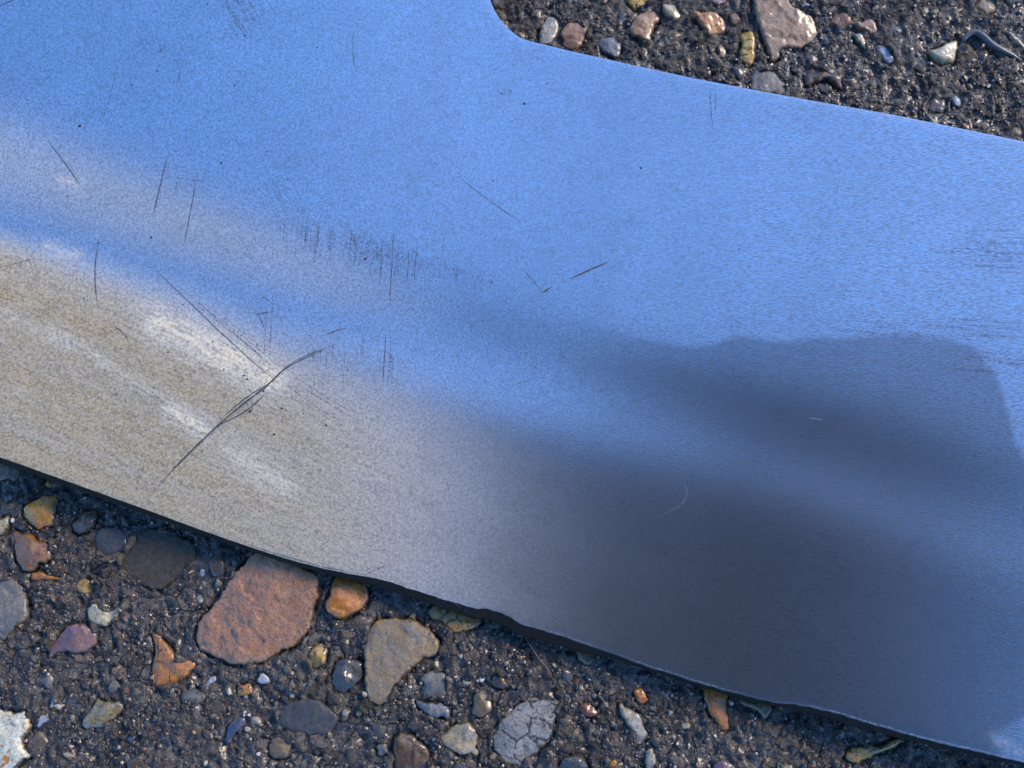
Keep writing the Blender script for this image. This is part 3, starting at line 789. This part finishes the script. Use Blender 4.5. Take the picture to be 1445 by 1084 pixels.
# warm grey reflection painted as matte tan at lower left, streaked along the edge
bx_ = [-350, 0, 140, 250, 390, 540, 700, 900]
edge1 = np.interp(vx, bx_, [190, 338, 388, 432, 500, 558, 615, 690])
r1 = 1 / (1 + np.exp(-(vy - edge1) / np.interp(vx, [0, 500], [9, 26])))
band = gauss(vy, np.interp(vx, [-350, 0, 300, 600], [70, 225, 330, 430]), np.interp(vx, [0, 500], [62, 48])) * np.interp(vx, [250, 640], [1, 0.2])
refl_ = np.maximum(r1 * (1.0 / (1.0 + np.exp((vx - 595) / 80.0))), 0.34 * band * np.interp(vx, [480, 700], [1, 0]))
attr(face, "warm_reflection", np.clip(refl_ * (0.95 + 0.05 * np.sin(t_of(vx, vy) / 11.0 + vx / 140.0) * np.sin(t_of(vx, vy) / 29.0)), 0, 1))
di = np.zeros(len(v))
for a, b, wd, k in (((400, 320), (500, 345), 10, 0.35), ((500, 345), (570, 365), 16, 0.6), ((570, 365), (690, 400), 9, 0.4), ((200, 55), (262, 92), 6, 0.55), ((330, 5), (375, 40), 18, 0.35),
                    ((455, 500), (545, 520), 18, 0.3), ((1370, 345), (1460, 375), 14, 0.5), ((1240, 462), (1460, 470), 5, 0.5), ((1410, 500), (1460, 520), 12, 0.35), ((0, 372), (50, 362), 6, 0.5), ((340, 430), (385, 450), 8, 0.35)):
    di = np.maximum(di, k * blob(vx, vy, a, b, wd))
attr(face, "dirt", di)
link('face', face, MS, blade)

# the sheared edge, with shade put into its colour, and the underside
n = len(oq)
ztop = blade_z(oq[:, 0], oq[:, 1]) - 0.25 * U
top = P(oq[:, 0], oq[:, 1], ztop)
tg = np.roll(top, -1, 0) - np.roll(top, 1, 0)
nrm = np.stack([tg[:, 1], -tg[:, 0]], 1); nrm /= np.linalg.norm(nrm, axis=1)[:, None]
cen = top[:, :2].mean(0)
flare = np.interp(oq[:, 0], [-300, 0, 380, 470, 540, 620, 690, 740, 820, 870, 940, 1010, 1100, 1130, 1200, 1300, 1450], [11, 10, 7, 9, 14, 15, 19, 19, 17, 7, 6, 6, 6, 10, 13, 9, 6]) * 0.75
is_low = np.arange(n) < len(low)
flare = np.where(is_low, flare, 0.4)
tst = top[:, :2] + nrm * 3 * U
lowmid = len(low) // 2
if tst[lowmid, 1] > top[lowmid, 1]: nrm = -nrm
mid = top.copy(); mid[:, :2] += nrm * (flare * U)[:, None] * 0.85; mid[:, 2] -= THICK * 0.6
bot = top.copy(); bot[:, :2] += nrm * (flare * U)[:, None]; bot[:, 2] -= THICK
V = np.concatenate([top, mid, bot]) - B0
i0 = np.arange(n); i1 = (i0 + 1) % n
Q = np.concatenate([np.stack([i0, i0 + n, i1 + n, i1], 1), np.stack([i0 + n, i0 + 2 * n, i1 + 2 * n, i1 + n], 1)])
link('edge', make_mesh('edge', V, Q, smooth=False), M_EDGE, blade)
uz = blade_z(v[:, 0], v[:, 1]) - THICK - 1.4 * U
und = P(v[:, 0], v[:, 1], blade_z(v[:, 0], v[:, 1])) - B0
und[:, 2] = uz - B0[2]
link('underside', make_mesh('underside', und, f[:, ::-1]), M_EDGE, blade)

# scratches: shallow ribbons that follow the face
def ribbon(pts, width, lift=0.12, taper=True, wob=0.5):
    p = resample(chaikin(np.array(pts, float), 2, closed=False), 6, closed=False)
    if wob: p = p + np.stack([vnoise(p[:, 0] * U, p[:, 1] * U, 25, 41), vnoise(p[:, 0] * U, p[:, 1] * U, 25, 42)], 1) * wob
    m = len(p)
    tg = np.gradient(p, axis=0); tg /= np.linalg.norm(tg, axis=1)[:, None] + 1e-9
    nn = np.stack([-tg[:, 1], tg[:, 0]], 1)
    s = np.linspace(0, 1, m)
    wd = width * (np.clip(np.minimum(s, 1 - s) * 5, 0.15, 1) if taper else 1) * (1 + 0.35 * vnoise(p[:, 0] * U, p[:, 1] * U, 9, 43))
    a = p + nn * wd[:, None] / 2; b = p - nn * wd[:, None] / 2
    vs = np.empty((2 * m, 3))
    for k, q in ((0, a), (1, b)):
        vs[k::2] = P(q[:, 0], q[:, 1], blade_z(q[:, 0], q[:, 1]) + lift * U)
    j = np.arange(m - 1) * 2
    return vs - B0, np.stack([j, j + 1, j + 3, j + 2], 1)
def scratch(pts, width, mat, name='scratch', **kw):
    if mat is M_SCR and width >= 1.5:               # raised lip that catches the light
        sh = np.array(pts, float) + [0.9, 0.7]
        vs, q = ribbon(sh, 0.45, lift=0.14); link('burr', make_mesh('burr', vs, q), M_WSCR, blade)
    vs, q = ribbon(pts, width, **kw)
    return link(name, make_mesh(name, vs, q), mat, blade)
def scratches(lines, mat, name='fine_scratches'):
    VV, QQ, c = [], [], 0
    for pts, wd in lines:
        vs, q = ribbon(pts, wd, lift=0.10, wob=0.3); VV.append(vs); QQ.append(q + c); c += len(vs)
    return tag(link(name, make_mesh(name, np.concatenate(VV), np.concatenate(QQ)), mat, blade), kind='stuff')

o = scratch([(214, 698), (245, 661), (292, 614), (335, 576), (372, 549), (386, 535), (405, 518), (440, 501), (472, 486)], 2.2, M_DEEP, lift=0.16, taper=True)
scratch([(240, 668), (290, 619), (333, 581), (372, 553)], 0.9, M_WSCR, lift=0.2)
scratch([(388, 536), (408, 521), (442, 504)], 0.7, M_WSCR, lift=0.2); o["label"] = 'long deep scratch running up from the lower edge'
scratch([(398, 521), (425, 505), (455, 492)], 1.2, M_SCR)
scratch([(300, 604), (325, 592), (352, 578), (378, 552)], 1.6, M_SCR)
scratch([(310, 593), (345, 562), (376, 543)], 1.5, M_SCR)
scratch([(462, 472), (476, 466), (490, 463)], 2.0, M_SCR)
scratch([(203, 364), (255, 415), (310, 468), (350, 505), (392, 540)], 1.7, M_SCR)
for a in ([(246, 398), (320, 462), (392, 522)], [(262, 418), (340, 480), (398, 528)], [(275, 425), (350, 480), (402, 524)], [(290, 430), (360, 482), (410, 525)], [(400, 528), (450, 562), (512, 598)], [(410, 525), (460, 562), (505, 585)], [(395, 535), (445, 575), (490, 600)]):
    scratch(a, 0.9, M_FINE)
scratch([(139, 342), (134, 370), (134, 402), (138, 432)], 1.8, M_SCR); scratch([(160, 458), (170, 466), (179, 477)], 1.5, M_SCR)
scratch([(237, 217), (228, 255), (215, 306)], 1.9, M_SCR); scratch([(277, 250), (269, 298), (259, 348)], 1.3, M_SCR)
scratch([(164, 104), (155, 135), (143, 176)], 1.2, M_FINE); scratch([(66, 196), (90, 228), (114, 263)], 1.4, M_SCR)
scratch([(498, 44), (497, 70), (501, 100)], 1.6, M_FINE); scratch([(650, 252), (690, 284), (736, 314)], 1.3, M_SCR); scratch([(632, 312), (645, 324)], 1.0, M_FINE)
scratch([(735, 378), (750, 394), (766, 413)], 1.1, M_SCR); scratch([(764, 414), (779, 405)], 3.2, M_DEEP); scratch([(804, 394), (830, 382), (861, 368)], 2.8, M_DEEP)
scratch([(545, 472), (543, 500), (540, 541)], 1.6, M_SCR); scratch([(556, 318), (553, 370), (550, 432)], 1.4, M_SCR)
scratch([(588, 345), (586, 370), (584, 402)], 1.2, M_SCR); scratch([(577, 352), (574, 402)], 1.1, M_SCR); scratch([(540, 358), (535, 405)], 1.3, M_SCR)
scratch([(386, 402), (383, 460), (379, 520)], 1.1, M_FINE); scratch([(376, 430), (372, 522)], 0.9, M_FINE)
scratch([(1001, 120), (1003, 150), (1006, 186)], 1.6, M_FINE); scratch([(1010, 124), (1010, 165)], 1.2, M_FINE); scratch([(1077, 129), (1069, 137)], 1.8, M_SCR)
scratch([(515, 812), (530, 803), (545, 797)], 2.2, M_FINE); scratch([(510, 808), (528, 798)], 1.4, M_FINE)
scratch([(315, 2), (330, 24), (346, 50)], 1.5, M_SCR); scratch([(0, 8), (20, 0)], 1.6, M_SCR); scratch([(692, 102), (712, 90)], 1.3, M_FINE)
scratch([(366, 422), (372, 418), (378, 424), (384, 428)], 1.6, M_SCR); scratch([(358, 440), (366, 446), (372, 440), (384, 441)], 1.8, M_SCR); scratch([(366, 446), (373, 462)], 1.8, M_SCR)
scratch([(500, 330), (501, 352), (512, 360), (520, 354)], 1.8, M_SCR); scratch([(0, 378), (25, 370), (58, 363)], 1.6, M_FINE)
scratch([(1400, 824), (1406, 830)], 2.0, M_FINE); scratch([(1096, 960), (1108, 952)], 1.2, M_FINE); scratch([(288, 385), (288, 412)], 1.0, M_FINE); scratch([(199, 398), (200, 412)], 1.0, M_FINE)
o = scratch([(966, 683), (971, 698), (962, 712), (948, 720), (930, 729)], 1.1, M_WSCR); o["label"] = 'small pale hooked scratch'
scratch([(949, 718), (957, 715)], 2.4, M_WSCR); scratch([(919, 706), (917, 715)], 1.0, M_WSCR); scratch([(860, 772), (870, 762)], 1.3, M_WSCR); scratch([(900, 795), (908, 789)], 1.3, M_WSCR); scratch([(1140, 590), (1163, 593)], 1.0, M_WSCR)

L = []
for _ in range(120):                               # short upright scores along the scuffed band
    s = random.betavariate(1.6, 2.2); x = 390 + s * 315; y = 322 + s * 78 + random.gauss(0, 12)
    ln = random.uniform(10, 42) * (1.2 - 0.6 * s); k_ = random.gauss(-0.06, 0.07); L.append(([(x, y - ln / 2), (x + ln * k_ * 0.6 + random.uniform(-1, 1), y), (x + ln * k_ + random.uniform(-1, 1), y + ln / 2)], random.choice([0.5, 0.7, 0.9, 1.3])))
for _ in range(30):
    x = random.uniform(440, 560); y = 512 + random.gauss(0, 14) - (x - 500) * 0.05; ln = random.uniform(12, 45)
    L.append(([(x, y - ln / 2), (x - ln * 0.04, y + ln / 2)], random.uniform(0.6, 1.0)))
for _ in range(10):
    x = random.uniform(240, 285); y = random.uniform(245, 275); ln = random.uniform(10, 35); L.append(([(x, y - ln / 2), (x - ln * 0.15, y + ln / 2)], 0.8))
for _ in range(26):
    x = random.uniform(318, 385); y = random.uniform(-5, 48); ln = random.uniform(8, 34); L.append(([(x - ln * 0.3, y - ln * 0.45), (x + ln * 0.3, y + ln * 0.45)], random.uniform(0.7, 1.3)))
for _ in range(9):
    x = random.uniform(370, 400); y = random.uniform(250, 320); L.append(([(x - 8, y - 22), (x + 8, y + 16)], 0.8))
scratches(L, M_FINE)
L = []
for _ in range(46):                                # level drag marks at the right-hand end
    y = random.choice([random.gauss(358, 14), random.gauss(466, 7), random.gauss(512, 9)]); x = 1445 - abs(random.gauss(0, 1)) * (60 if y < 430 or y > 490 else 150)
    ln = random.uniform(20, 110); L.append(([(x - ln / 2, y - ln * 0.03), (x, y + random.uniform(-1, 1)), (x + ln / 2, y + ln * 0.03)], random.uniform(0.7, 1.5)))
for y in (457, 472): L.append(([(1150, y - 6), (1300, y), (1460, y + 6)], 0.7))
scratches(L, M_FINE, 'drag_marks')
L = []
for _ in range(190):
    x, y = random.uniform(0, 1440), random.uniform(10, 900)
    if not inside(np.array([x]), np.array([y]), OUT_PX)[0]: continue
    a = random.choice([random.gauss(-1.45, 0.15), random.gauss(0.7, 0.2), random.gauss(-0.5, 0.2)]); ln = random.uniform(8, 40)
    L.append(([(x, y), (x + ln * math.cos(a), y + ln * math.sin(a))], random.uniform(0.5, 0.9)))
scratches(L, M_FINE, 'hairline_scratches')

lo_in = inn[:len(low)]
lo_in = lo_in[(lo_in[:, 0] > 330) & (lo_in[:, 0] < 1500)]
for a_, b_ in ((330, 520), (660, 860), (870, 1060), (1090, 1500)):
    p_ = lo_in[(lo_in[:, 0] >= a_) & (lo_in[:, 0] < b_)]
    vs, q = ribbon(p_, 1.5, lift=0.1, wob=0.4); link('edge_burr_shine', make_mesh('edge_burr_shine', vs, q), M_WSCR, blade)
up_in = inn[len(low):len(low) + len(up)]
up_in = up_in[(up_in[:, 1] > -5) & (up_in[:, 0] < 1460)]
vs, q = ribbon(up_in, 1.2, lift=0.1, wob=0.3); link('edge_burr_shine', make_mesh('edge_burr_shine', vs, q), M_WSCR, blade)  # pale line paints the light along the upper edge

# specks of dirt on the face
SP = [(312, 230, 2.6), (740, 146, 2.6), (1043, 352, 1.8), (905, 237, 2.4), (398, 576, 3.2), (353, 580, 3.0), (460, 600, 2.4), (387, 613, 2.6), (395, 617, 1.6), (345, 50, 2.4), (448, 67, 1.8), (376, 214, 1.8),
      (406, 253, 1.6), (333, 198, 2.0), (138, 343, 2.6), (178, 476, 2.0), (118, 421, 1.8), (312, 358, 1.6), (452, 496, 3.0), (372, 552, 2.6), (285, 637, 2.0), (694, 398, 2.0), (640, 380, 2.0), (613, 364, 1.6), (618, 364, 1.6),
      (696, 255, 1.8), (720, 128, 2.0), (708, 132, 1.8), (772, 118, 1.5), (828, 137, 1.6), (1028, 120, 1.4), (316, 521, 2.4), (344, 530, 2.6), (349, 535, 2.0), (300, 482, 1.8), (258, 430, 1.6), (237, 497, 1.6), (256, 537, 1.6),
      (412, 560, 1.6), (470, 490, 2.0), (550, 415, 1.8), (409, 438, 1.6), (1145, 720, 1.6), (1047, 966, 2.2), (299, 82, 1.6), (185, 120, 1.8), (222, 100, 2.2), (112, 178, 3.0), (293, 6, 1.8), (331, 120, 2.0), (95, 277, 2.0), (213, 335, 3.0), (500, 340, 2.2), (515, 365, 2.6), (525, 372, 2.0)]
for _ in range(70):
    SP.append((random.gauss(330, 90), random.gauss(520, 60), random.uniform(0.7, 1.5)))
for _ in range(90):
    x, y = random.uniform(0, 1440), random.uniform(5, 900)
    SP.append((x, y, random.uniform(0.5, 1.1)))
VV, FF, c = [], [], 0
for x, y, r in SP:
    if not inside(np.array([x]), np.array([y]), OUT_PX)[0]: continue
    r *= 0.75
    a = np.arange(7) / 7 * 2 * math.pi; rr = r * np.array([random.uniform(0.6, 1.3) for _ in a]); e = random.uniform(0.6, 1.4)
    ring = P(x + np.cos(a) * rr * e, y + np.sin(a) * rr, 0.0); z = float(blade_z(x, y))
    ring = P(x + np.cos(a) * rr * e, y + np.sin(a) * rr, z + 0.02 * U); tp = P(x, y, z + (0.25 * r) * U)
    VV += [ring - B0, (tp - B0)[None]]
    FF += [[c + (i + 1) % 7, c + i, c + 7] for i in range(7)]; c += 8
tag(link('dirt_specks', make_mesh('dirt_specks', np.concatenate(VV), np.array(FF)), M_SPECK, blade), kind='stuff')

# ------------------------------------------------------------------ things lying on the ground
def tube(pts, radii, sides=8):
    pts = np.asarray(pts, float); m = len(pts)
    tg = np.gradient(pts, axis=0); tg /= np.linalg.norm(tg, axis=1)[:, None]
    sd_ = np.cross(tg, [0, 0, 1.0]); sd_ /= np.linalg.norm(sd_, axis=1)[:, None]; up_ = np.cross(sd_, tg)
    a = np.arange(sides) / sides * 2 * math.pi
    V = pts[:, None] + (np.cos(a)[None, :, None] * sd_[:, None] + np.sin(a)[None, :, None] * up_[:, None]) * np.asarray(radii)[:, None, None]
    V = np.concatenate([V.reshape(-1, 3), pts[:1], pts[-1:]])
    F = []
    for i in range(m - 1):
        for j in range(sides):
            k = (j + 1) % sides; a0, a1, b0, b1 = i * sides + j, i * sides + k, (i + 1) * sides + j, (i + 1) * sides + k
            F += [[a0, b0, a1], [a1, b0, b1]]
    for j in range(sides):
        k = (j + 1) % sides
        F += [[m * sides, j, k], [m * sides + 1, (m - 1) * sides + k, (m - 1) * sides + j]]
    return V, np.array(F)
q = resample(chaikin([(1357, 60), (1366, 49), (1376, 47), (1386, 54), (1397, 66), (1415, 75), (1428, 80), (1440, 87)], 2, closed=False), 3, closed=False)
s = np.linspace(0, 1, len(q))
pts = P(q[:, 0], q[:, 1], 0.0); pts[:, 2] = (2.5 + 2.0 * np.sin(s * math.pi)) * U
V, F = tube(pts, (2.2 + 3.6 * np.sin(np.clip(s * 1.1, 0, 1) * math.pi) ** 0.7) * U)
c0 = pts[0] * [1, 1, 0]
tag(link('twig', make_mesh('twig', V - c0, F), M_TWIG, None, c0), 'dark grey bent twig lying on the concrete beyond the upper edge', 'twig')
q = resample(chaikin([(738, 893), (746, 907), (755, 922), (766, 936), (777, 950)], 2, closed=False), 4, closed=False)
pts = P(q[:, 0], q[:, 1], 5 * U)
V, F = tube(pts, np.full(len(q), 0.65 * U), 5)
c0 = pts[0] * [1, 1, 0]
tag(link('plant_fibre', make_mesh('plant_fibre', V - c0, F), M_FIBRE, None, c0), 'thin dry brown fibre poking out from under the lower edge of the blade', 'fibre')

# ------------------------------------------------------------------ added black slab in place of phone and hands, to darken the steel's reflection
blocker = bpy.data.objects.new('reflection_blocker', None)
blocker.matrix_world = cam.matrix_basis.copy() if False else Matrix.Translation(Vector(CAM)) @ Matrix.Rotation(TILT, 4, 'X')
blocker.empty_display_size = 0.01
COL.objects.link(blocker)
tag(blocker, 'oversized black slab added above the blade to darken its reflection, in place of a phone', 'blocker')
M_PH = plain('black_blocker', (0.012, 0.012, 0.014), 0.25, coat=0.3)
M_PL = plain('blocker_ring', (0.05, 0.05, 0.055), 0.3, 0.8)
def slab(x0, x1, y0, y1, z0, z1, r):
    a = np.arange(8) / 7 * math.pi / 2
    pts = []
    for cx, cy, s0 in ((x1 - r, y1 - r, 0), (x0 + r, y1 - r, 1), (x0 + r, y0 + r, 2), (x1 - r, y0 + r, 3)):
        pts += [(cx + r * math.cos(t + s0 * math.pi / 2), cy + r * math.sin(t + s0 * math.pi / 2)) for t in a]
    b = bmesh.new()
    lo_ = [b.verts.new((x, y, z0)) for x, y in pts]; hi_ = [b.verts.new((x, y, z1)) for x, y in pts]
    b.faces.new(lo_[::-1]); b.faces.new(hi_)
    k = len(pts)
    for i in range(k): b.faces.new((lo_[i], lo_[(i + 1) % k], hi_[(i + 1) % k], hi_[i]))
    bmesh.ops.bevel(b, geom=[e for e in b.edges if abs(e.verts[0].co.z - e.verts[1].co.z) < 1e-9], offset=min(0.001, (z1 - z0) * 0.3), segments=2, affect='EDGES')
    m = bpy.data.meshes.new('slab'); b.to_mesh(m); b.free(); return m
link('body', slab(-0.112, 0.108, -0.080, 0.045, 0.0045, 0.0125, 0.011), M_PH, blocker)  # wider than a phone, sized to spread the dark reflection
link('blocker_bump', slab(-0.011, 0.025, -0.018, 0.018, 0.0025, 0.0046, 0.008), M_PH, blocker)
for lx, ly in ((0.0, 0.0), (0.0, -0.0115), (0.0135, -0.006)):
    link('lens', slab(lx - 0.0055, lx + 0.0055, ly - 0.0055, ly + 0.0055, 0.0012, 0.0026, 0.0054), M_PL, blocker)
